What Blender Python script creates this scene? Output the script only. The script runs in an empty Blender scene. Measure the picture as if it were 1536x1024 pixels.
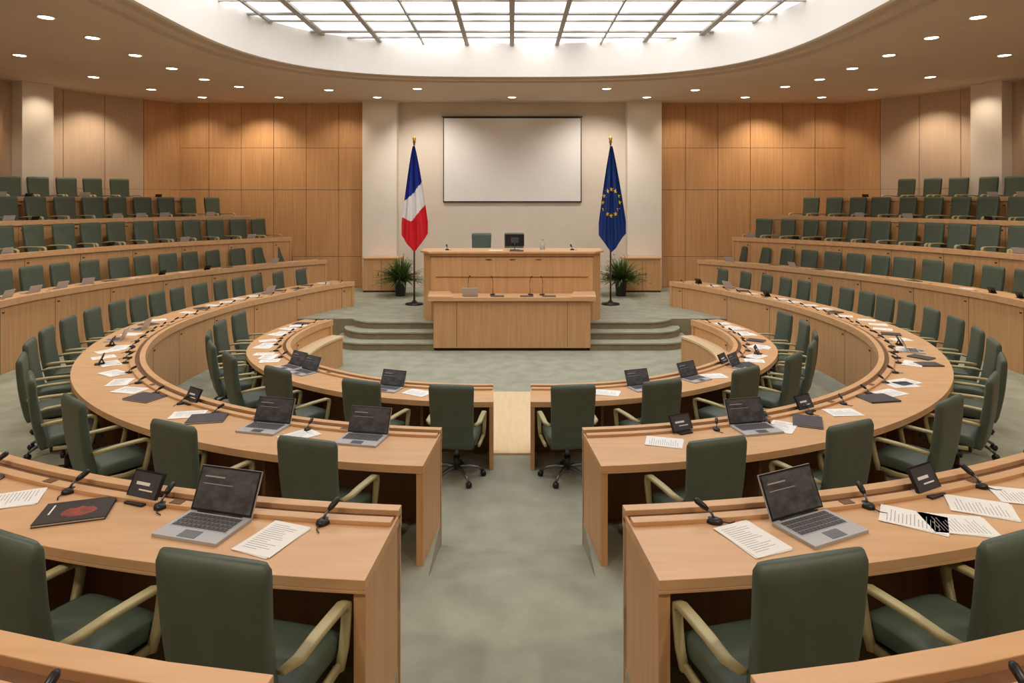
import bpy, bmesh, math, random
import numpy as np
from mathutils import Vector, Matrix
random.seed(7)
scene = bpy.context.scene
scene.view_settings.view_transform = 'Standard'
ZC = 3.0           # camera height above the central floor
CY = 10.6          # centre of the hemicycle
def lin(c):
    return tuple(((v/255)/12.92 if v/255 <= .04045 else ((v/255+.055)/1.055)**2.4) for v in c)
# ------------------------------------------------------------ materials
def mat(name, col, rough=.5, col2=None, scale=(4,4,4), nscale=1.0, bump=0, metal=0, emit=None, estr=0, detail=4, spec=None, bscale=None):
    m = bpy.data.materials.new(name); m.use_nodes = True
    nt = m.node_tree; b = nt.nodes['Principled BSDF']
    b.inputs['Base Color'].default_value = (*lin(col), 1)
    b.inputs['Roughness'].default_value = rough
    b.inputs['Metallic'].default_value = metal
    if spec is not None: b.inputs['Specular IOR Level'].default_value = spec
    if emit:
        b.inputs['Emission Color'].default_value = (*lin(emit), 1)
        b.inputs['Emission Strength'].default_value = estr
    if col2:
        tc = nt.nodes.new('ShaderNodeTexCoord'); mp = nt.nodes.new('ShaderNodeMapping')
        mp.inputs['Scale'].default_value = scale
        n = nt.nodes.new('ShaderNodeTexNoise'); n.inputs['Scale'].default_value = nscale; n.inputs['Detail'].default_value = detail
        r = nt.nodes.new('ShaderNodeValToRGB')
        r.color_ramp.elements[0].position = .3; r.color_ramp.elements[1].position = .7
        r.color_ramp.elements[0].color = (*lin(col), 1); r.color_ramp.elements[1].color = (*lin(col2), 1)
        nt.links.new(tc.outputs['Object'], mp.inputs['Vector']); nt.links.new(mp.outputs[0], n.inputs['Vector'])
        nt.links.new(n.outputs['Fac'], r.inputs['Fac']); nt.links.new(r.outputs['Color'], b.inputs['Base Color'])
        if bump:
            bp = nt.nodes.new('ShaderNodeBump'); bp.inputs['Strength'].default_value = bump; bp.inputs['Distance'].default_value = .01
            if bscale:
                n2 = nt.nodes.new('ShaderNodeTexNoise'); n2.inputs['Scale'].default_value = bscale
                nt.links.new(tc.outputs['Object'], n2.inputs['Vector']); nt.links.new(n2.outputs['Fac'], bp.inputs['Height'])
            else:
                nt.links.new(n.outputs['Fac'], bp.inputs['Height'])
            nt.links.new(bp.outputs[0], b.inputs['Normal'])
    return m
M = {}
M['desk']   = mat('maple_top', (209,164,119), .38, (221,178,134), (1.2,9,9), 1.5)
M['panel']  = mat('maple_panel', (200,152,104), .42, (214,168,120), (14,14,.8), 1.5)
M['wood']   = mat('oak_wall', (197,149,102), .45, (212,165,117), (16,16,.6), 1.5)
M['fab']    = mat('pale_wall_panel', (197,173,150), .6, (205,182,159), (14,14,.6), 1.5)
M['dark']   = mat('dark_gap', (60,40,26), .8)
M['under']  = mat('brown_inside', (106,70,43), .6, (118,80,51), (14,14,1), 1.5)  # panel wood darkened in colour for under-desk shade; also groove and hatches
M['plaster']= mat('cream_plaster', (221,208,193), .8, (226,214,200), (2,2,2), 1)
M['column'] = mat('column_plaster', (232,224,213), .75, (236,228,218), (2,2,2), 1)
M['ceil']   = mat('ceiling_plaster', (210,193,175), .85, (216,199,182), (1,1,1), 1)
M['white']  = mat('white_cove', (240,236,230), .8, (243,240,235), (1,1,1), 1)
M['carpet'] = mat('sage_carpet', (151,154,138), .95, (170,172,156), (1.2,1.2,1.2), 3, bump=.4, detail=9, spec=.1, bscale=160)
M['riser']  = mat('step_riser', (130,118,90), .8, (142,130,102), (3,3,3), 2)
M['green']  = mat('green_leather', (75,88,76), .5, (83,96,84), (3,3,3), 2)
M['arm']    = mat('pale_arm_wood', (172,162,120), .45, (182,172,130), (20,4,20), 1)
M['black']  = mat('black_plastic', (26,26,28), .4)
M['metal']  = mat('brushed_metal', (120,122,126), .35, metal=.9)
M['laptop'] = mat('laptop_silver', (186,187,190), .4, metal=.15)
M['key']    = mat('keyboard_dark', (84,84,88), .6)
M['text']   = mat('printed_text', (150,150,152), .8)
M['screenoff']= mat('laptop_screen', (62,64,68), .25, (106,108,112), (9,2,16), 1.2)
M['paper']  = mat('paper_white', (246,244,240), .8, (238,238,237), (3,60,3), 1.6)
M['folder'] = mat('dark_folder', (62,62,68), .5, (76,76,84), (5,5,5), 2)
M['ffolder']= mat('folder_photo_print', (38,34,34), .4, (44,40,40), (7,7,7), 1.0)
M['orange'] = mat('orange_print', (176,74,44), .5, (110,52,40), (14,14,14), 1.4)
M['sky']    = mat('skylight_glass', (235,238,240), .5, emit=(248,251,255), estr=3.1)
def sky_nodes(m):
    nt=m.node_tree; b=nt.nodes['Principled BSDF']
    tc=nt.nodes.new('ShaderNodeTexCoord'); mp=nt.nodes.new('ShaderNodeMapping'); mp.inputs['Scale'].default_value=(.9,.35,1); mp.inputs['Rotation'].default_value=(0,0,.5)
    n=nt.nodes.new('ShaderNodeTexNoise'); n.inputs['Scale'].default_value=1.2; n.inputs['Detail'].default_value=3
    r=nt.nodes.new('ShaderNodeValToRGB'); r.color_ramp.elements[0].position=.36; r.color_ramp.elements[1].position=.56
    r.color_ramp.elements[0].color=(.22,.235,.25,1); r.color_ramp.elements[1].color=(1,1.0,1,1)
    nt.links.new(tc.outputs['Object'],mp.inputs['Vector']); nt.links.new(mp.outputs[0],n.inputs['Vector']); nt.links.new(n.outputs['Fac'],r.inputs['Fac'])
    nt.links.new(r.outputs['Color'],b.inputs['Emission Color'])
sky_nodes(M['sky'])
M['mull']   = mat('mullion_grey', (168,162,154), .6)
M['lamp']   = mat('lamp_glow', (255,245,225), .5, emit=(255,240,215), estr=14)
M['pot']    = mat('pot_dark', (44,46,46), .5)
M['leaf']   = mat('leaf_green', (66,98,48), .5, (120,146,84), (6,6,6), 3)
M['gold']   = mat('gold', (200,150,60), .3, metal=.9)
M['pole']   = mat('pole_dark', (100,72,46), .4)
M['blueF']  = mat('flag_blue', (20,46,150), .7)
M['whiteF'] = mat('flag_white', (240,240,240), .7)
M['redF']   = mat('flag_red', (222,26,36), .7)
M['blueE']  = mat('eu_blue', (8,50,120), .7)
M['star']   = mat('star_yellow', (252,214,40), .6)
M['screen'] = mat('projection_screen', (234,229,226), .6, (237,232,229), (1,1,1), 1)
M['glass']  = mat('glass_clear', (220,230,230), .1); M['glass'].node_tree.nodes['Principled BSDF'].inputs['Transmission Weight'].default_value=.8
M['lightwood']= mat('pale_wood_floor', (222,196,156), .5, (230,206,168), (10,1,1), 2)
M['darkrec'] = mat('dark_doorway', (76,58,44), .5, (86,66,50), (8,8,1), 2)

# ------------------------------------------------------------ mesh builder
class MB:
    def __init__(s): s.v=[]; s.f=[]; s.m=[]; s.mats=[]; s.smooth=[]
    def mi(s,k):
        if k not in s.mats: s.mats.append(k)
        return s.mats.index(k)
    def add(s, vs, fs, k, smooth=False, T=None):
        o=len(s.v); i=s.mi(k)
        for p in vs:
            p=Vector(p)
            if T is not None: p=T@p
            s.v.append(tuple(p))
        for f in fs: s.f.append(tuple(o+a for a in f)); s.m.append(i); s.smooth.append(smooth)
    def box(s,x0,x1,y0,y1,z0,z1,k,T=None):
        vs=[(x0,y0,z0),(x1,y0,z0),(x1,y1,z0),(x0,y1,z0),(x0,y0,z1),(x1,y0,z1),(x1,y1,z1),(x0,y1,z1)]
        s.add(vs,[(0,3,2,1),(4,5,6,7),(0,1,5,4),(1,2,6,5),(2,3,7,6),(3,0,4,7)],k,T=T)
    def prism(s,poly,z0,z1,k,ktop=None):
        n=len(poly); vs=[(x,y,z0) for x,y in poly]+[(x,y,z1) for x,y in poly]
        s.add(vs,[tuple(range(n))[::-1]]+[(i,(i+1)%n,n+(i+1)%n,n+i) for i in range(n)],k)
        s.add([(x,y,z1) for x,y in poly],[tuple(range(n))],ktop or k)
    def loft(s,secs,k,smooth=True,T=None,cap=True,closed=True):
        n=len(secs[0]); vs=[p for q in secs for p in q]; fs=[]
        for j in range(len(secs)-1):
            for i in range(n if closed else n-1):
                a=j*n+i; b=j*n+(i+1)%n; fs.append((a,b,b+n,a+n))
        if cap: fs.append(tuple(range(n))[::-1]); fs.append(tuple((len(secs)-1)*n+i for i in range(n)))
        s.add(vs,fs,k,smooth,T)
    def tube(s,pts,r,k,n=8,T=None):
        pts=[Vector(p) for p in pts]; secs=[]
        for i,p in enumerate(pts):
            d=(pts[min(i+1,len(pts)-1)]-pts[max(i-1,0)]).normalized()
            a=Vector((1,0,0))
            if abs(d.z)<.99: a=d.cross(Vector((0,0,1))).normalized()
            b=d.cross(a); rr=r[i] if isinstance(r,(list,tuple)) else r
            secs.append([tuple(p+(a*math.cos(t)+b*math.sin(t))*rr) for t in [2*math.pi*j/n for j in range(n)]])
        s.loft(secs,k,True,T)
    def pad(s,path,nrm,wid,th,k,T=None,ex=3.2,n=20):
        secs=[]
        for p,nn,w,t in zip(path,nrm,wid,th):
            q=[]; p=Vector(p); nn=Vector(nn)
            for j in range(n):
                a=2*math.pi*j/n; c,si=math.cos(a),math.sin(a)
                X=math.copysign(abs(c)**(2/ex),c)*w/2; Y=math.copysign(abs(si)**(2/ex),si)*t/2
                q.append(tuple(p+Vector((1,0,0))*X+nn*Y))
            secs.append(q)
        s.loft(secs,k,True,T)
    def mesh(s,name):
        me=bpy.data.meshes.new(name); me.from_pydata(s.v,[],s.f)
        for k in s.mats: me.materials.append(M[k])
        me.polygons.foreach_set('material_index',s.m); me.polygons.foreach_set('use_smooth',s.smooth)
        bm=bmesh.new(); bm.from_mesh(me); bmesh.ops.recalc_face_normals(bm,faces=bm.faces); bm.to_mesh(me); bm.free()
        me.update(); return me
    def obj(s,name,bevel=0,loc=None):
        o=bpy.data.objects.new(name,s.mesh(name)); scene.collection.objects.link(o)
        if loc: o.location=loc
        if bevel:
            b=o.modifiers.new('b','BEVEL'); b.width=bevel; b.segments=2; b.limit_method='ANGLE'
        return o
def inst(name,me,loc,rz=0,sc=1):
    o=bpy.data.objects.new(name,me); scene.collection.objects.link(o)
    o.location=loc; o.rotation_euler=(0,0,rz); o.scale=(sc,sc,sc); return o

# ------------------------------------------------------------ ring geometry
TT=np.linspace(0,180,721)
def radial(pts):
    r=np.interp(TT,[p[0] for p in pts],[p[1] for p in pts])
    k=np.hanning(81); k/=k.sum()
    rp=np.concatenate([r[40:0:-1],r,r[-2:-42:-1]+2*0])
    return np.convolve(rp,k,'valid')
RG={ # H: desk top below eye level, inner radius by angle, width, aisle-side x, end angle, inner floor level, seating level
 3:dict(H=2.2, R=radial([(0,2.7),(45,3.02),(80,3.4),(115,3.6),(125,3.65)]),w=.6,x0=.22,t1=115,fi=3.0,P=2.95),
 2:dict(H=1.98,R=radial([(0,4.9),(70,5.15),(100,5.35),(125,5.75),(145,6.6),(160,7.2)]),w=.75,x0=.6,t1=145,fi=3.0,P=2.73),
 1:dict(H=1.6, R=radial([(0,7.2),(30,7.2),(60,7.6),(90,8.0),(120,8.0),(145,8.5),(160,8.8)]),w=.62,x0=.57,t1=145,fi=2.73,P=2.36),
 4:dict(H=1.02,R=radial([(0,9.3),(4,9.25),(14,8.98),(30,9.0),(60,9.2),(90,9.4),(160,9.4)]),w=.42,x0=.5,t1=141,fi=2.36,P=1.66),
 5:dict(H=.45, R=radial([(0,10.6),(90,10.65),(137,10.45),(160,10.4)]),w=.4,x0=2.6,t1=137,fi=1.66,P=1.08),
 6:dict(H=-.05,R=radial([(0,11.8),(90,11.9),(133,11.4),(160,11.3)]),w=.4,x0=3.2,t1=131,fi=1.08,P=.58),
 7:dict(R=radial([(0,13.18),(125,13.18),(160,12.9)]),w=0),
}
def rad(k,t): return float(np.interp(t,TT,RG[k]['R']))
def pt(k,t,n=0,s=-1):
    """point at angle t (deg), offset n outward along the curve normal; s=-1 left, +1 right"""
    def b(t):
        r=rad(k,t); a=math.radians(t); return Vector((r*math.sin(a),CY-r*math.cos(a)))
    if t<2: e0,e1=b(t),b(t+1)
    else: e0,e1=b(t-1),b(t+1)
    d=(e1-e0).normalized(); nn=Vector((d.y,-d.x))
    p=b(t)+nn*n
    return (s*p.x,p.y)
def t0(k): return math.degrees(math.asin(RG[k]['x0']/rad(k,0)))
def angs(a,b,step=1.5):
    n=max(2,int((b-a)/step)+1); return list(np.linspace(a,b,n))
def sweep(mb,k,prof,ta,tb,s,mk,step=1.5):
    secs=[]
    for t in angs(ta,tb,step):
        secs.append([(*pt(k,t,n,s),ZC-z) for n,z in prof])
    mb.loft(secs,mk,False)
def rect(n0,n1,z0,z1): return [(n0,z0),(n1,z0),(n1,z1),(n0,z1)]

for s in (-1,1):
    for k in (3,2,1,4,5,6):
        g=RG[k]; H=g['H']; w=g['w']; a=t0(k); b=g['t1']; mb=MB()
        sweep(mb,k,rect(0,w,H,H+.045),a,b,s,'desk')
        da=math.degrees(.012/rad(k,60))
        sweep(mb,k,rect(-.015,.05,H-.03,H+.075),a-0,b,s,'desk')
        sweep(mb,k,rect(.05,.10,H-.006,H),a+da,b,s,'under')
        sweep(mb,k,rect(.10,.16,H-.022,H),a+da,b,s,'desk')
        sweep(mb,k,rect(.02,.06,H+.045,g['fi']+.02),a,b,s,'panel')
        sweep(mb,k,rect(.06,.075,H+.045,g['P']),a,b,s,'under')  # back of the front panel, its shade painted as darker brown
        sweep(mb,k,rect(w-.03,w,H+.045,H+.06),a,b,s,'desk')
        e=math.degrees(.05/(rad(k,0)+w/2))
        bot=(g['P']+(.25 if k in(1,2,4) else .05))
        sweep(mb,k,rect(.0,w-.01,H+.044,bot),a,a+e,s,'panel',5)
        sweep(mb,k,rect(.0,w-.01,H+.044,g['P']+.05),b-e,b,s,'panel',5)
        t=a+14
        while t<b-5:
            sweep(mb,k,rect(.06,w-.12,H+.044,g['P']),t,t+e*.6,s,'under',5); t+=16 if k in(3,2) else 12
        t=a+6
        st=math.degrees(1.15/rad(k,60))
        while t<b-2:
            q=math.degrees(.008/rad(k,t))
            sweep(mb,k,rect(.017,.03,H+.09,g['fi']),t,t+q,s,'dark',5)
            q2=math.degrees(.05/rad(k,t))
            sweep(mb,k,rect(.010,.03,H+.16,H+.18),t+q*6,t+q*6+q2,s,'black',5)
            t+=st
        if k in(1,2,3):
            t=a+9
            while t<b-4:   # small cable hatches in the desk top rail
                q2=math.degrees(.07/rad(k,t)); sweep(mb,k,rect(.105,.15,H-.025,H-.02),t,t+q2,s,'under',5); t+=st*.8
        if k==3:   # lower inner ledge of the innermost desk
            sweep(mb,k,rect(-.24,.03,H+.25,H+.29),52,b,s,'lightwood')
            sweep(mb,k,rect(-.22,-.18,H+.29,g['fi']+.01),52,b,s,'panel')
        mb.obj('curved_desk',bevel=.006)
# ---------- tier platforms
order=[3,2,1,4,5,6,7]
for i,k in enumerate(order[:-1]):
    g=RG[k]; nx=order[i+1]
    for s in (-1,1):
        mb=MB()
        for_a=t0(k); b=g['t1']
        ts=angs(for_a,b,2)
        tin=[pt(k,t,.07,s) for t in ts]
        if k in (3,2,1,4): ta2=math.degrees(math.asin(.6/rad(nx,0)))
        else: ta2=t0(k)
        ts2=[ta2+(t-for_a)/(b-for_a)*(b-ta2) for t in ts]
        tout=[pt(nx,t,.03 if nx!=7 else -0.02,s) for t in ts2]
        zt=ZC-g['P']; zb=0.001
        n=len(ts)
        vs=[(x,y,zt) for x,y in tin]+[(x,y,zt) for x,y in tout]
        mb.add(vs,[(j,j+1,n+j+1,n+j) for j in range(n-1)],'carpet')
        loop=tin+tout[::-1]; m=len(loop)
        vs=[(x,y,zt) for x,y in loop]+[(x,y,zb) for x,y in loop]
        mb.add(vs,[(j,(j+1)%m,m+(j+1)%m,m+j) for j in range(m)],'panel' if k not in(3,2,1) else 'carpet')
        mb.obj('tier_platform')
# ---------- floor
mb=MB()
oc=[(13.3*math.sin(math.radians(a)),CY-13.3*math.cos(math.radians(a))) for a in range(0,360,4)]
mb.prism([(x,min(y,19.6)) for x,y in oc],-.2,0,'carpet')
mb.obj('floor')
mb=MB()
prof=[(-2.5,1.657),(.9,1.657),(1.6,2.357),(2.75,2.357),(3.5,2.727),(4.8,2.727),(5.7,2.947),(7.3,2.947),(8.4,2.985)]
hw=.62
for (y0,h0),(y1,h1) in zip(prof[:-1],prof[1:]):
    h=hw if y0<7 else .30
    vs=[(-h,y0,ZC-h0),(h,y0,ZC-h0),(h,y1,ZC-h1),(-h,y1,ZC-h1),(-h,y0,.001),(h,y0,.001),(h,y1,.001),(-h,y1,.001)]
    mb.add(vs,[(0,1,2,3),(0,3,7,4),(1,5,6,2),(0,4,5,1),(3,2,6,7)],'carpet')
mb.obj('aisle_ramp')
mb=MB(); 
vs=[]
for y,h in [(7.75,2.94),(8.4,2.972),(10.4,2.985)]:
    vs+=[(-.29,y,ZC-h),(.29,y,ZC-h),(-.29,y,0),(.29,y,0)]
mb.add(vs,[(0,1,5,4),(4,5,9,8),(0,4,6,2),(1,3,7,5),(4,8,10,6),(5,7,11,9),(8,9,11,10),(0,2,3,1)],'lightwood')
mb.obj('wooden_walkway')
# ---------- stage with curved steps
mb=MB()
zs=.45
poly=[(-4.7,14.35),(-3.95,15.9),(-4.1,16.3),(-4.9,17.6),(-9.6,17.6),(-9.3,19.4),(9.3,19.4),(9.6,17.6),(4.9,17.6),(4.1,16.3),(3.95,15.9),(4.7,14.35)]
mb.prism(poly[::-1],0,zs,'riser','carpet')
mb.obj('stage_floor')
for s in(-1,1):
    mb=MB()
    for i in range(3):
        yf=13.3+.34*i; z1=.15*(i+1)-(.002 if i==2 else 0); xe=3.66-.08*i; r=.7
        arc=[(xe-r+r*math.sin(a),yf+r-r*math.cos(a)) for a in [math.pi/2*j/8 for j in range(9)]]
        pl=[(1.55,yf)]+arc+[(xe,14.6),(1.55,14.6)]
        pl=[(s*x,y) for x,y in pl]
        mb.prism(pl,0,z1-.03,'riser')
        arc2=[(x*1.0,y-.02) for x,y in pl[:-2]]+pl[-2:]
        mb.prism(arc2,z1-.03,z1,'carpet')
    mb.obj('stage_steps',bevel=.008)
# ---------- walls
WT=2.86+ZC
def panel_wall_flat(name,x0,x1,cols,rows,y,k):
    mb=MB(); mb.box(x0,x1,y,y+.15,-.02,WT,'dark')
    cw=(x1-x0)/cols
    for i in range(cols):
        for (z0,z1) in rows:
            mb.box(x0+i*cw+.006,x0+(i+1)*cw-.006,y-.03,y,z0+.005,z1-.005,k)
    return mb.obj(name,bevel=.003)
rows=[(0,1.35),(1.35,ZC+.3),(ZC+.3,ZC+1.52),(ZC+1.52,WT)]
panel_wall_flat('wall_back_left',-9.8,-4.12,6,rows,19.5,'wood')
panel_wall_flat('wall_back_right',4.12,9.8,6,rows,19.5,'wood')
mb=MB(); mb.box(-4.12,4.12,19.42,19.6,-.02,WT,'plaster'); mb.obj('wall_back')
for s in(-1,1):
    mb=MB()
    x0,x1=sorted((s*3.3,s*4.28)); mb.box(x0,x1,19.05,19.5,.45,WT,'column')
    mb.obj('wall_column',bevel=.01)
def arcbox(mb,r0,r1,a0,a1,z0,z1,k,s,n=4):
    secs=[]
    for j in range(n+1):
        t=math.radians(a0+(a1-a0)*j/n)
        f=lambda r:(s*r*math.sin(t),CY-r*math.cos(t))
        secs.append([(*f(r0),z0),(*f(r1),z0),(*f(r1),z1),(*f(r0),z1)])
    mb.loft(secs,k,False)
for s,nm in((-1,'left'),(1,'right')):
    mb=MB()
    arcbox(mb,13.2,13.4,0,133.5,-.02,WT,'dark',s,60)
    edges=[0]
    while edges[-1]<132.4: edges.append(edges[-1]+4.42)
    edges[-1]=132.6
    for e0,e1 in zip(edges[:-1],edges[1:]):
        kk='fab' if e1<129 else 'wood'
        arcbox(mb,13.165,13.2,e0+.03,e1-.03,0,ZC+.3,kk,s,3)
        arcbox(mb,13.165,13.2,e0+.03,e1-.03,ZC+.3+.006,WT,kk,s,3)
    mb.obj('wall_'+nm)
    mb=MB(); arcbox(mb,12.75,13.16,114.2,117.4,ZC-.58,WT,'column',s,2); mb.obj('wall_column',bevel=.01)
    mb=MB(); arcbox(mb,13.10,13.16,107.5,112.6,ZC-.58,WT-.25,'darkrec',s,3)
    arcbox(mb,13.06,13.16,107.2,107.5,ZC-.58,WT-.2,'panel',s,1); arcbox(mb,13.06,13.16,112.6,112.9,ZC-.58,WT-.2,'panel',s,1)
    arcbox(mb,13.06,13.16,107.2,112.9,WT-.25,WT-.19,'panel',s,3); arcbox(mb,13.07,13.12,109.95,110.1,ZC-.58,WT-.25,'dark',s,1)
    mb.obj('door_1' if s<0 else 'door_2')
# ---------- ceiling with superelliptic opening
A,B,EX,SY=5.3,5.15,3.0,10.0
def se(off,t):
    c,si=math.cos(t),math.sin(t)
    return ((A+off)*math.copysign(abs(c)**(2/EX),c), SY+(B+off)*math.copysign(abs(si)**(2/EX),si))
N=144
def outer(p):
    d=Vector((p[0],p[1]-SY)).normalized(); o=Vector((0,SY)); c=Vector((0,CY))
    oc_=o-c; bq=oc_.dot(d); cc=oc_.dot(oc_)-13.25**2; L=-bq+math.sqrt(bq*bq-cc)
    if d.y>0: L=min(L,(19.55-SY)/d.y)
    q=o+d*L; return (q.x,q.y)
mb=MB()
inn=[se(.75,2*math.pi*j/N) for j in range(N)]; out=[outer(p) for p in inn]
zc=2.83+ZC
mb.add([(x,y,zc) for x,y in inn]+[(x,y,zc) for x,y in out]+[(x,y,zc+.15) for x,y in inn]+[(x,y,zc+.15) for x,y in out],
   [(j,(j+1)%N,N+(j+1)%N,N+j) for j in range(N)]+[(2*N+j,2*N+(j+1)%N,3*N+(j+1)%N,3*N+j) for j in range(N)],'ceil')
mb.obj('ceiling')
mb=MB()
profm=[(1.3,2.84),(1.3,2.805),(.98,2.805),(.98,2.77),(.62,2.77),(.60,2.84),(.42,2.84),(.40,2.78),(.26,2.78),(.24,2.84),(.10,2.84),(.08,2.80),(.0,2.80),(.0,3.56),(-.02,3.72),(.4,3.72)]
secs=[[(*se(o_,2*math.pi*j/N),z+ZC) for o_,z in profm] for j in range(N+1)]
vs=[p for q in secs for p in q]; n=len(profm)
for i in range(n-1):
    fs=[(j*n+i,j*n+i+1,(j+1)*n+i+1,(j+1)*n+i) for j in range(N)]
    mb.add(vs,fs,'ceil' if i<11 else 'white')
mb.obj('trim_1')
mb=MB()
sk=[se(.02,2*math.pi*j/N) for j in range(N)]
mb.add([(x,y,3.56+ZC) for x,y in sk],[tuple(range(N))],'sky')
mb.obj('skylight_window')
mb=MB()
def yext(x):
    v=max(0,1-(abs(x)/A)**EX); return B*v**(1/EX)
def xext(y):
    v=max(0,1-(abs(y)/B)**EX); return A*v**(1/EX)
for x,wd in [(0,.05),(1.02,.045),(-1.02,.045),(2.0,.018),(-2.0,.018),(2.95,.05),(-2.95,.05),(4.05,.06),(-4.05,.06),(4.8,.03),(-4.8,.03)]:
    e=yext(x); mb.box(x-wd,x+wd,SY-e,SY+e,3.51+ZC,3.57+ZC,'mull')
y=-4.9; i_=0
while y<5:
    e=xext(y); wd=.05 if i_%2 else .028; mb.box(-e,e,SY+y-wd,SY+y+wd,3.53+ZC,3.565+ZC,'mull'); y+=.5 if i_%2 else .85; i_+=1
mb.obj('skylight_frame')
# ---------- downlights
mb=MB()
def disc(mb,r,z,k,n=20):
    mb.add([(r*math.cos(2*math.pi*j/n),r*math.sin(2*math.pi*j/n),z) for j in range(n)],[tuple(range(n))],k)
disc(mb,.115,-.012,'lamp')
secs=[[(r*math.cos(a),r*math.sin(a),z) for r,z in((.115,-.01),(.14,-.02),(.15,0),(.115,0))] for a in [2*math.pi*j/20 for j in range(21)]]
mb.loft(secs,'white',True,cap=False)
dl=mb.mesh('ceiling_downlight')
for x,y in [(9.6,13),(7.2,10.3),(9.6,15.3),(7.3,11.6),(7.35,13),(9.2,17),(7.3,14.3),(8.5,18.3),(7.2,15.6),(6.8,16.6),(6.4,18.3),(3.7,18.3),(9.5,10.5),(9.5,8),(7.2,8.6),(7.0,6.6),(9.2,5.5),(6.9,4.2),(8.3,2.5),(5.6,1.6),(3.5,.9),(1.3,.6),(2.4,16.9),(10.9,12.2),(11.4,14.6),(4.7,17.1)]:
    for s in(-1,1): inst('ceiling_downlight',dl,(s*x,y,zc-.001),0,.9)
inst('ceiling_downlight',dl,(0,18.3,zc-.001),0,.9)
def spot(loc,tgt,e,size,col=(1,.82,.61),blend=.9,r=.05):
    l=bpy.data.lights.new('wall_wash_lamp','SPOT'); l.energy=e; l.spot_size=math.radians(size); l.spot_blend=blend; l.color=col; l.shadow_soft_size=r
    o=bpy.data.objects.new('wall_wash_lamp',l); scene.collection.objects.link(o); o.location=loc
    o.rotation_euler=(Vector(tgt)-Vector(loc)).to_track_quat('-Z','Y').to_euler()
for s in(-1,1):
    for x,e in((4.9,75),(7.2,200),(9.0,85)): spot((s*x,18.3,zc-.05),(s*x,19.5,ZC-.4),e,105)
    for a,e in((122,160),(115.8,50),(108,95),(98,105),(84,105)):
        t=math.radians(a); f=lambda r:(s*r*math.sin(t),CY-r*math.cos(t))
        spot((*f(12.1),zc-.05),(*f(13.1),ZC),e,100)
    spot((s*2.6,17.4,zc-.05),(s*2.2,19.4,ZC-.6),260,105,(1,.92,.82))
    spot((s*2.4,16.2,zc-.05),(s*2.2,15.6,0),200,110,(1,.91,.80))  # stage spots, turned up to brighten the back of the room
    for x,y in((7.2,13),(9.3,11),(7.2,8.6),(6.9,4.6),(4.3,1.2),(2.2,.7)): spot((s*x,y,zc-.05),(s*x,y,0),280,140,(1,.88,.73),1,.1)  # downlight spots facing the floor, added as fill for the seating
# ---------- projection screen
mb=MB(); z0,z1=ZC-.06,ZC+2.40
mb.box(-2.0,2.02,19.34,19.415,z0,z1,'black'); mb.box(-1.97,1.99,19.32,19.35,z0+.03,z1-.03,'screen')
mb.box(-2.03,2.05,19.33,19.415,z1,z1+.03,'black')
mb.obj('projection_screen')
# ---------- cabinets
for s in(-1,1):
    mb=MB(); x0,x1=sorted((s*3.1,s*4.12))
    mb.box(x0,x1,18.45,19.04,.45,1.37,'panel'); mb.box(x0-.02,x1+.02,18.42,19.04,1.37,1.41,'desk')
    xm=(x0+x1)/2; mb.box(xm-.004,xm+.004,18.445,18.5,.5,1.33,'dark'); mb.box(x0,x1,18.446,18.5,.45,.5,'dark')
    mb.box(xm-.1,xm-.08,18.43,18.5,.9,1.0,'metal'); mb.box(xm+.08,xm+.1,18.43,18.5,.9,1.0,'metal')
    mb.obj('low_cabinet',bevel=.005)
# ---------- rostrum
mb=MB()
def tz(z): return ZC-z
lo=[(-1.56,13.25),(1.56,13.25),(1.62,14.0),(-1.62,14.0)]
mb.prism([(-1.50,13.3),(1.50,13.3),(1.58,14.0),(-1.58,14.0)],0,.06,'dark')
mb.prism(lo,.06,tz(2.0),'panel')
mb.prism([(-1.66,13.18),(1.66,13.18),(1.74,14.0),(-1.74,14.0)],tz(2.0),tz(1.955),'desk')
mb.prism([(-1.66,13.18),(-1.2,13.18),(-1.16,13.3),(-1.3,14.0),(-1.74,14.0)],tz(1.955),tz(1.91),'desk')
mb.prism([(1.66,13.18),(1.74,14.0),(1.3,14.0),(1.16,13.3),(1.2,13.18)],tz(1.955),tz(1.91),'desk')
mb.box(-1.2,1.2,13.19,13.25,tz(1.955),tz(1.925),'desk')
for x in(-1.1,1.1): mb.box(x-.004,x+.004,13.246,13.26,.08,tz(2.02),'dark')
mb.box(-1.56,1.56,13.244,13.26,tz(2.02),tz(2.005),'dark')
up=[(-1.70,14.02),(1.70,14.02),(1.90,14.35),(1.90,15.0),(-1.90,15.0),(-1.90,14.35)]
mb.prism(up,0,tz(1.12),'panel')
mb.prism([(-1.74,13.95),(1.74,13.95),(1.97,14.32),(1.97,15.03),(-1.97,15.03),(-1.97,14.32)],tz(1.12),tz(1.08),'desk')
mb.box(-1.72,1.72,14.012,14.03,tz(1.20),tz(1.185),'dark')
for x in(-.55,-.05,.5): mb.box(x,x+.12,14.005,14.03,tz(1.26),tz(1.245),'black')
mb.box(-1.6,1.6,14.005,14.03,tz(1.62),tz(1.612),'dark')
mb.prism([(-1.9,15.0),(1.9,15.0),(1.9,16.4),(-1.9,16.4)],0,tz(1.85),'panel','carpet')
mb.prism([(-1.5,16.4),(1.5,16.4),(1.5,16.75),(-1.5,16.75)],0,tz(2.2),'panel','carpet')
mb.obj('speaker_rostrum',bevel=.008)

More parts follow.
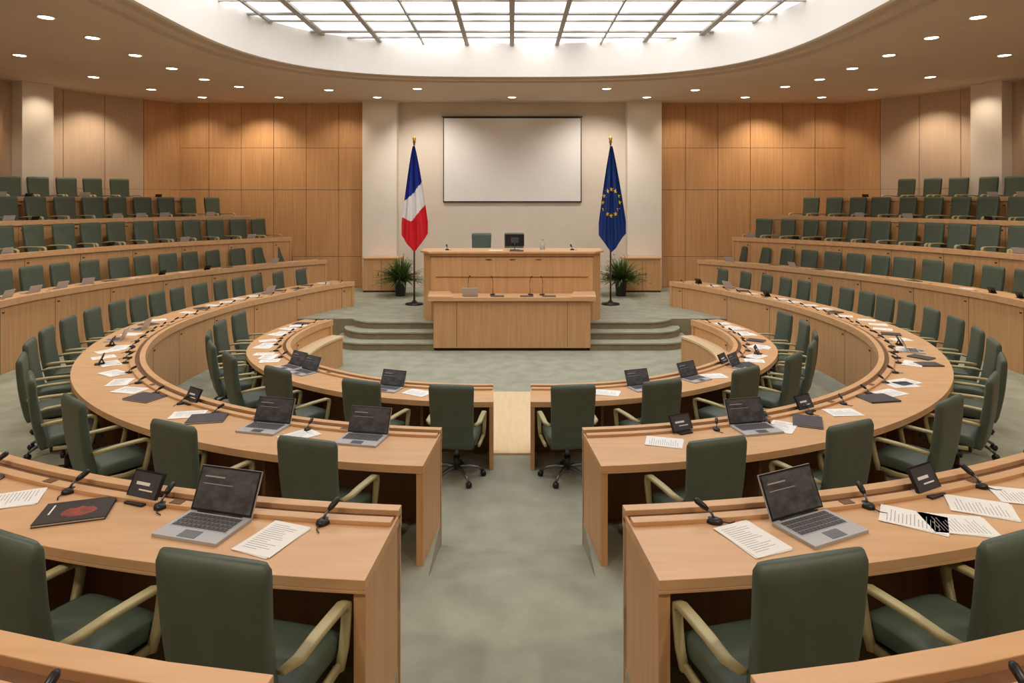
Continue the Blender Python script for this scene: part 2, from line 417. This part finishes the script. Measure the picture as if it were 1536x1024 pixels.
# ------------------------------------------------------------ chair
def chair_mesh():
    mb=MB()
    pth=[];nr=[];wd=[];th=[]
    N_=20
    for i in range(N_+1):
        v=i/N_; z=.40+.67*v; y=-.20-.10*v-.02*math.sin(v*math.pi)
        e=1.0
        if v<.10: e=.75+.25*math.sin(v/.10*math.pi/2)
        if v>.92: e=math.sqrt(max(0.0,1-((v-.92)/.08)**2*.80))
        pth.append((0,y,z)); nr.append(Vector((0,1,.16)).normalized())
        wd.append((.42+.05*v)*(1-(1-e)*.10)); th.append((.10-.03*v)*e)
    mb.pad(pth,nr,wd,th,'green',ex=5.5,n=32)
    pth=[];nr=[];wd=[];th=[]
    for i in range(13):
        v=i/12; y=-.19+.46*v; z=.455+.02*math.sin(v*math.pi)-(.03*max(0,(v-.8)/.2)**2)
        e=1-(max(0,(v-.85)/.15)**2)*.55; e=min(e,1)
        if v<.08: e=.7+.3*v/.08
        pth.append((0,y,z)); nr.append((0,0,1)); wd.append(.48*(1-(1-e)*.15)); th.append(.125*e)
    mb.pad(pth,nr,wd,th,'green',ex=4.5,n=28)
    mb.box(-.2,.2,-.16,.2,.36,.40,'black')
    for s in(-1,1):
        x=s*.268
        def bar(pts,w,t):
            pts=[Vector(p) for p in pts]; secs=[]
            for i,p in enumerate(pts):
                d=(pts[min(i+1,len(pts)-1)]-pts[max(i-1,0)]).normalized(); nn=Vector((1,0,0)).cross(d).normalized()
                ww=w[i] if isinstance(w,list) else w; tt=t[i] if isinstance(t,list) else t
                q=[]
                for j in range(12):
                    a=2*math.pi*j/12; c,si=math.cos(a),math.sin(a)
                    q.append(tuple(p+Vector((1,0,0))*math.copysign(abs(c)**.5,c)*ww/2+nn*math.copysign(abs(si)**.5,si)*tt/2))
                secs.append(q)
            mb.loft(secs,'arm',True)
        bar([(x-s*.035,-.23,.64),(x,-.17,.655),(x,-.05,.662),(x,.08,.662),(x,.16,.66),(x,.196,.645),(x,.203,.61),(x,.19,.54),(x,.175,.47),(x-s*.01,.155,.39)],
            [.035,.05,.052,.052,.052,.05,.045,.040,.038,.038],[.025,.028,.028,.028,.03,.034,.034,.036,.04,.04])
        bar([(x-s*.01,.16,.41),(x-s*.01,0,.40),(x-s*.01,-.14,.41)],.03,.035)
    mb.tube([(0,0,.10),(0,0,.24)],.035,'black',12); mb.tube([(0,0,.22),(0,0,.38)],.022,'metal',10)
    for j in range(5):
        a=2*math.pi*j/5+math.pi/2; c,si=math.cos(a),math.sin(a)
        mb.tube([(0,0,.12),(c*.12,si*.12,.125),(c*.22,si*.22,.10),(c*.28,si*.28,.065)],[.028,.02,.016,.014],'metal',8)
        px,py=c*.285,si*.285
        mb.tube([(px-si*.022,py+c*.022,.031),(px+si*.022,py-c*.022,.031)],.03,'black',12)
    return mb.mesh('office_chair')
CH=chair_mesh()
def put_chair(k,t,n,s,j=6,extra=0,sc=1):
    """extra>0 turns the chair further towards the central aisle"""
    x,y=pt(k,t,n,s); p=pt(k,t,n+.5,s); d=Vector((x-p[0],y-p[1]))
    rz=math.atan2(-d.x,d.y)+math.radians(random.uniform(-j,j)+s*extra)
    return inst('office_chair',CH,(x,y,ZC-RG[k]['P']+.001),rz,sc)
def lap_rot(x,y,k,t,s):
    p0=pt(k,t,0,s); p1=pt(k,t,.5,s); d=Vector((p0[0]-p1[0],p0[1]-p1[1])); return math.atan2(-d.x,d.y)
def far(t): return -max(0,t-95)*.5
for s in(-1,1):
    for t,e in [(11.3,2),(25.2,3),(42,4),(57,3),(68,2),(78,0),(88,0),(98,0)]: put_chair(3,t,.6+.2,s,3,e)
    for t in [13.6,24.4,36.4,47,56.5,65,73,80.5,87.5,94]+[99.5+5.2*i for i in range(9)]:
        put_chair(2,t,.75+.14,s,3,3 if t<40 else (5 if t<70 else far(t)))
    for t in [7.3,13.6,20.2,27,33.3,39.6,45.8,52]: put_chair(1,t,.62+.14,s,2,8)
    t=57.5
    while t<143.5: put_chair(1,t,.62+.19,s,8,far(t),1.06); t+=4.0
    t=50
    while t<139.5: put_chair(4,t,.42+.18,s,8,far(t),1.08); t+=3.4
    t=50
    while t<135.5: put_chair(5,t,.4+.18,s,8,far(t),1.08); t+=3.1
    t=60
    while t<124: put_chair(6,t,.4+.22,s,8,far(t),1.06); t+=2.9
inst('office_chair',CH,(-.72,15.45,ZC-1.849),math.pi)
inst('office_chair',CH,(.05,15.5,ZC-1.849),math.pi)
# ------------------------------------------------------------ desk items
def laptop_mesh():
    mb=MB(); mb.box(-.165,.165,-.115,.115,0,.014,'laptop'); mb.box(-.145,.145,-.03,.095,.0135,.0155,'laptop')
    for r in range(4):
        for c in range(12): mb.box(-.14+c*.0235,-.12+c*.0235,-.025+r*.03,-.001+r*.03,.0155,.018,'key')
    mb.box(-.045,.045,-.105,-.045,.0135,.0150,'metal')
    T=Matrix.Translation((0,.115,.012))@Matrix.Rotation(math.radians(-24),4,'X')
    mb.box(-.165,.165,0,.008,0,.200,'laptop',T); mb.box(-.163,.163,-.002,0,.004,.198,'black',T); mb.box(-.155,.155,-.0035,-.002,.014,.190,'screenoff',T)
    mb.box(-.13,-.02,-.0045,-.0035,.15,.156,'laptop',T); mb.box(-.13,.03,-.0045,-.0035,.12,.123,'laptop',T); mb.box(.05,.13,-.0045,-.0035,.09,.14,'key',T)
    mb.tube([(-.12,.113,.012),(.12,.113,.012)],.007,'black')
    return mb.mesh('laptop')
LP=laptop_mesh()
def paper_mesh():
    mb=MB(); mb.box(-.105,.105,-.148,.148,0,.003,'paper')
    T=Matrix.Rotation(.06,4,'Z'); mb.box(-.103,.107,-.145,.15,.003,.005,'paper',T)
    r=random.Random(1)
    for i in range(14): mb.box(-.08,-.08+r.uniform(.08,.155),.115-i*.017,.118-i*.017,.005,.0054,'text',T)
    return mb.mesh('paper_sheets')
PP=paper_mesh()
def folder_mesh(k,pic=False):
    mb=MB(); mb.box(-.12,.12,-.16,.16,0,.004,k); mb.box(-.115,.117,-.155,.155,.004,.012,'paper'); mb.box(-.12,.12,-.16,.16,.012,.016,k)
    mb.box(-.124,-.118,-.16,.16,0,.016,k)
    if pic:
        n=18; mb.add([(.02+.055*math.cos(2*math.pi*j/n)*(1+.2*math.sin(3*j)),.02+.08*math.sin(2*math.pi*j/n),.0165) for j in range(n)],[tuple(range(n))],'orange')
        mb.box(-.09,.02,-.12,-.112,.016,.0164,'paper')
    return mb.mesh('document_folder')
FD=folder_mesh('folder'); FP=folder_mesh('ffolder',True)
def tablet_mesh():
    mb=MB(); T=Matrix.Translation((0,.02,.008))@Matrix.Rotation(math.radians(-28),4,'X')
    mb.box(-.10,.10,0,.012,0,.14,'black',T); mb.box(-.09,.09,-.0015,0,.012,.13,'folder',T)
    mb.box(-.06,.03,-.002,-.001,.07,.085,'paper',T); mb.box(-.03,.06,-.002,-.001,.045,.052,'paper',T)
    mb.box(-.06,.06,-.02,.10,0,.01,'black'); mb.tube([(0,.09,.008),(0,.065,.07)],.008,'black'); return mb.mesh('desk_display')
TB=tablet_mesh()
def monitor_mesh():
    mb=MB(); mb.box(-.24,.24,-.012,.02,.10,.40,'black'); mb.box(-.228,.228,-.015,-.01,.112,.388,'screenoff')
    mb.box(-.10,.10,.02,.045,.18,.32,'folder'); mb.tube([(0,.04,.22),(0,.06,.10),(0,.04,.01)],.015,'black'); mb.box(-.12,.12,-.06,.10,0,.012,'black')
    return mb.mesh('computer_monitor')
MO=monitor_mesh()
def mic_mesh():
    mb=MB()
    secs=[[(r*math.cos(a),r*math.sin(a)*1.3,z) for a in [2*math.pi*j/16 for j in range(16)]] for r,z in((.03,0),(.032,.006),(.028,.018),(.012,.024))]
    mb.loft(secs,'black',True)
    mb.tube([(0,0,.02),(.005,.012,.04),(.012,.04,.058)],.006,'metal',8)
    mb.tube([(.010,.028,.050),(.014,.045,.060),(.024,.082,.080),(.026,.092,.084)],[.008,.014,.015,.009],'black',12)
    mb.tube([(0,-.03,.01),(.01,-.07,.005),(.035,-.09,.004)],.003,'black',6)
    return mb.mesh('desk_microphone')
MC=mic_mesh()
def goose_mesh():
    mb=MB(); mb.pad([(0,-.06,.012),(0,-.05,.015),(0,.05,.015),(0,.06,.012)],[(0,0,1)]*4,[.07,.09,.09,.07],[.015,.03,.03,.015],'black',n=12)
    mb.tube([(0,.02,.02),(0,.03,.15),(0,.03,.28),(0,0,.36),(0,-.04,.39)],.006,'black',8)
    mb.tube([(0,-.03,.385),(0,-.045,.393),(0,-.09,.41)],[.010,.016,.014],'black',10); return mb.mesh('gooseneck_microphone')
GM=goose_mesh()
def at(k,x,y,name,me,rz=0,hw=.16,sc=1):
    s=-1 if x<0 else 1
    r=math.hypot(x,y-CY); t=math.degrees(math.atan2(abs(x),CY-y))
    t=max(t0(k)+math.degrees(hw/r),min(t,RG[k]['t1']-1.5))
    n=r-rad(k,t); lo_=.19+hw; hi=RG[k]['w']-hw
    if name in('desk_microphone','desk_display'): lo_=.16;hi=.5
    n=max(lo_,min(n,max(hi,lo_))) if hi>lo_-.1 else (lo_+hi)/2
    px,py=pt(k,t,n,s); 
    zz=ZC-RG[k]['H']+.001
    return inst(name,me,(px,py,zz),lap_rot(px,py,k,t,s)+math.radians(rz),sc)
L_=[(1,-1.50,3.27,-4,1.1),(1,1.49,3.27,14,1.1),(2,-2.10,5.91,8,1.1),(2,-1.24,5.55,0,1.1),(2,2.03,5.95,-8,1.1),(3,-2.52,9.05,10,.95),(3,-2.3,8.85,5,.95),(3,-1.24,8.24,0,.95),(3,1.33,8.24,0,.95),(3,1.93,8.59,0,.95)]
for k,x,y,r,sc in L_:
    at(k,x,y,'laptop',LP,r,.12,sc)
for k,x,y,r in [(1,-1.13,3.16,-15),(1,-2.6,3.76,-50),(1,1.13,3.16,12),(1,1.98,3.44,40),(1,2.2,3.28,60),(1,2.42,3.52,45),(1,2.7,3.75,50),
    (2,-1.77,5.7,-30),(2,-2.91,6.29,-50),(2,-3.82,7.1,-60),(2,-4.45,7.7,-70),(2,-4.87,8.08,-80),(2,-4.2,7.3,60),(2,1.26,5.45,60),(2,2.33,5.9,-60),(2,3.0,6.35,60),(2,3.77,6.95,70),(2,4.24,7.28,60),(2,4.86,8.08,80),(2,4.0,7.3,50),(2,5.1,8.9,80),(2,-5.1,9.0,75),
    (3,-1.5,8.05,40),(3,-1.0,7.95,70),(3,1.0,7.95,60),(3,1.65,8.1,50),(3,2.3,8.6,60),(3,-2.9,9.6,60),(3,3.0,9.6,70),(3,-3.3,10.2,70),(3,3.3,10.1,60),(3,-3.5,11,80),(3,3.5,11,80),(3,-3.4,11.6,30),(3,3.6,11.5,30)]:
    at(k,x,y,'paper_sheets',PP,r,.15)
for k,x,y,r,me in [(1,-2.2,3.5,-55,FP),(1,-2.97,3.97,-60,FD),(1,2.98,4.05,60,FD),(2,-3.58,6.78,-70,FD),(2,-2.73,6.09,-50,FD),(2,3.6,6.7,60,FD),(2,2.65,5.95,-50,FD),(3,2.65,9.17,50,FD)]:
    at(k,x,y,'document_folder',me,r,.14)
for k,x,y,r in [(1,-1.95,3.62,-5),(1,2.23,3.79,10),(2,-3.03,6.64,0),(2,2.67,6.43,0),(2,1.48,5.66,10),(3,1.93,8.7,0),(3,2.6,9.1,0)]:
    at(k,x,y,'desk_display',TB,r,.1,1.05)
for k,x,y,r in [(1,-.93,3.33,-10),(1,-1.78,3.66,20),(1,-2.35,3.86,0),(1,-2.96,4.18,0),(1,1.0,3.33,60),(1,1.81,3.64,0),(1,2.98,4.21,0),(1,2.5,4.0,20)]:
    at(k,x,y,'desk_microphone',MC,r,.05,1.05)
for k,x,y in [(4,-.9,1.45),(4,1.0,1.45),(4,1.12,1.5)]: at(k,x,y,'desk_microphone',MC,random.uniform(-40,40),.05,.7)
for s in(-1,1):
    for k,ta,tb,st in((2,63,142,3.9),(3,60,112,7),(2,18,62,6)):
        t=ta
        while t<tb:
            n=random.uniform(.36,.55) if k==2 else .38
            x,y=pt(k,t,n,s); z=ZC-RG[k]['H']+.001
            c=random.random(); rz=lap_rot(x,y,k,t,s)+random.uniform(-.6,.6)
            if tb>62:
                if c<.55: inst('paper_sheets',PP,(x,y,z),rz,.88)
                elif c<.75: inst('document_folder',FD,(x,y,z),rz,.8)
                elif c<.85: inst('laptop',LP,(x,y,z),lap_rot(x,y,k,t,s),.85)
                elif c<.97: inst('desk_display',TB,(x,y,z),lap_rot(x,y,k,t,s),.9)
            x,y=pt(k,t+2,.2,s); inst('desk_microphone',MC,(x,y,z),lap_rot(x,y,k,t,s)+random.uniform(-.5,.5),.9)
            t+=st
    for k,ta,st in((1,60,4.0),(4,60,3.4),(5,60,3.1),(6,66,2.9)):
        t=ta
        while t<RG[k]['t1']-2:
            x,y=pt(k,t,.34 if k==1 else .28,s); z=ZC-RG[k]['H']+.001; c=random.random()
            if c<.25: inst('laptop',LP,(x,y,z),lap_rot(x,y,k,t,s)+random.uniform(-.2,.2),.7)
            elif c<.55: inst('document_folder',FD,(x,y,z),lap_rot(x,y,k,t,s)+random.uniform(1.2,1.9),.8)
            elif c<.75: inst('paper_sheets',PP,(x,y,z),lap_rot(x,y,k,t,s)+random.uniform(1.2,1.9),.8)
            elif c<.92: inst('desk_display',TB,(x,y,z),lap_rot(x,y,k,t,s),.8)
            t+=st
# rostrum items
zl=ZC-1.954; zu=ZC-1.079
inst('laptop',LP,(-.85,13.62,zl),math.pi,.95)
for x,r in((-.9,.4),(-.4,-.3),(.38,.4),(.62,-.4)): inst('gooseneck_microphone',GM,(x,13.82 if x==-.9 else 13.72,zl),r,.95)
for x in(-.3,.3,.75): inst('document_folder',FD,(x,13.5,zl),math.pi/2,.85)
inst('computer_monitor',MO,(.06,14.45,zu-.001),math.pi,.85)
inst('paper_sheets',PP,(-.35,14.3,zu),1.4); inst('document_folder',FD,(.1,14.15,zu),1.5,.9)
for x in(-1.4,1.3): inst('desk_microphone',MC,(x,14.4,zu),.5,1.3)
mb=MB()
secs=[[(r*math.cos(a),r*math.sin(a),z) for a in [2*math.pi*j/16 for j in range(16)]] for r,z in((.05,0),(.055,.02),(.055,.14),(.03,.19),(.03,.22),(.035,.23))]
mb.loft(secs,'glass',True); g=mb.obj('water_carafe',loc=(.66,14.45,zu))
# ------------------------------------------------------------ flags
def flag(name,x0,kind):
    Y=16.3; mb=MB()
    mb.tube([(x0,Y,.53),(x0,Y,ZC+1.40)],.022,'pole',12)
    mb.tube([(x0,Y,ZC+1.38),(x0,Y,ZC+1.41),(x0,Y,ZC+1.45),(x0,Y,ZC+1.50),(x0,Y,ZC+1.57)],[.02,.04,.03,.045,.004],'gold',12)
    mb.tube([(x0,Y,.451),(x0,Y,.48),(x0,Y,.50),(x0,Y,.56)],[.22,.22,.08,.03],'black',24)
    nu,nv=56,140; zt=ZC+1.31; L=2.58
    def W(v): return .05+.60*min(1,(v/.86))**.85
    def P(u,v):
        Lu=L*(1-.17*(abs(u-.48)*2)**1.1)
        w=W(v); x=x0+(u-.46)*w; d=.05*min(1,v*2.2+.15)*math.sin(u*15+v*1.5)+.02*math.sin(u*31-v*2)
        return (x,Y-.10+d,zt-Lu*v)
    vs=[P(i/nu,j/nv) for j in range(nv+1) for i in range(nu+1)]
    groups={}
    for j in range(nv):
        for i in range(nu):
            u=(i+.5)/nu; v=(j+.5)/nv; z=P(u,v)[2]-ZC
            if kind=='fr':
                d_=-z
                bw=np.interp(u,[0,.25,.6,1],[.02,-.08,-.25,-.45]); wr=np.interp(u,[0,.35,.6,1],[.42,.52,.36,.10])
                k='blueF' if d_<bw else('whiteF' if d_<wr else 'redF')
            else: k='blueE'
            groups.setdefault(k,[]).append((j*(nu+1)+i,j*(nu+1)+i+1,(j+1)*(nu+1)+i+1,(j+1)*(nu+1)+i))
    for k,fs in groups.items(): mb.add(vs,fs,k,True)
    if kind=='eu':
        for q in range(12):
            a=2*math.pi*q/12; cx=.20*math.sin(a); cz=ZC-.06+.32*math.cos(a)
            st=[]
            for h in range(10):
                r=.062 if h%2==0 else .028; b=math.pi/2+h*math.pi/5
                st.append((x0+cx+r*math.cos(b)*.85,0,cz+r*math.sin(b)))
            out_=[]
            for (x,_,z) in st+[(x0+cx,0,cz)]:
                v=(zt-z)/L; u=(x-x0)/W(v)+.46; v=(zt-z)/(L*(1-.17*(abs(u-.48)*2)**1.1)); out_.append((x,P(u,v)[1]-.015,z))
            mb.add(out_,[(h,(h+1)%10,10) for h in range(10)],'star')
    mb.obj(name)
flag('french_flag',-2.39,'fr'); flag('european_union_flag',2.41,'eu')
# ------------------------------------------------------------ plants
def plant(x,y):
    rnd=random.Random(3 if x<0 else 5); mb=MB()
    secs=[[(r*math.cos(a),r*math.sin(a),z) for a in [2*math.pi*j/20 for j in range(20)]] for r,z in((.12,0),(.13,.02),(.16,.36),(.175,.38),(.175,.42),(.15,.42),(.14,.38))]
    mb.loft(secs,'pot',True)
    disc(mb,.15,.39,'dark')
    for q in range(300):
        a=rnd.uniform(0,2*math.pi); el=rnd.uniform(.15,1.5); L=rnd.uniform(.38,.74); w=rnd.uniform(.012,.024)
        c,si=math.cos(a),math.sin(a); base=Vector((c*rnd.uniform(0,.09),si*rnd.uniform(0,.09),.4)); pts=[]
        for j in range(6):
            v=j/5; rr=L*v*math.cos(el)*(1+.3*v)*.85; zz=L*v*math.sin(el)-.22*v*v*math.cos(el)
            pts.append(base+Vector((c*rr,si*rr,zz)))
        sd=Vector((-si,c,0)); vs=[]
        for j,p in enumerate(pts):
            ww=w*(math.sin(math.pi*(j/5)*.85+.25)); vs+= [tuple(p-sd*ww),tuple(p+Vector((0,0,-.006))),tuple(p+sd*ww)]
        fs=[]
        for j in range(5):
            fs+=[(3*j,3*j+1,3*j+4,3*j+3),(3*j+1,3*j+2,3*j+5,3*j+4)]
        mb.add(vs,fs,'leaf')
        if q%2==0:
            for j in(2,3,4,5):
                for sg in(-1,1):
                    p=pts[j]; d=(sd*sg+Vector((c,si,.4))*.6).normalized()*.10; e=Vector((0,0,1)).cross(d).normalized()*.022
                    mb.add([tuple(p),tuple(p+d*.5+e),tuple(p+d),tuple(p+d*.5-e)],[(0,1,2,3)],'leaf')
    mb.obj('potted_plant',loc=(x,y,.451))
plant(-2.97,17.75); plant(2.9,17.75)
# ------------------------------------------------------------ world, camera
w=bpy.data.worlds.new('w'); scene.world=w; w.use_nodes=True; w.node_tree.nodes['Background'].inputs[0].default_value=(.8,.85,.9,1); w.node_tree.nodes['Background'].inputs[1].default_value=.3
cam=bpy.data.cameras.new('camera'); co=bpy.data.objects.new('camera',cam); scene.collection.objects.link(co)
co.location=(0,0,ZC); co.rotation_euler=(math.pi/2,0,0)
cam.sensor_width=36; cam.lens=36*1000/1536; cam.shift_y=-212/1536; cam.clip_start=.05
scene.camera=co
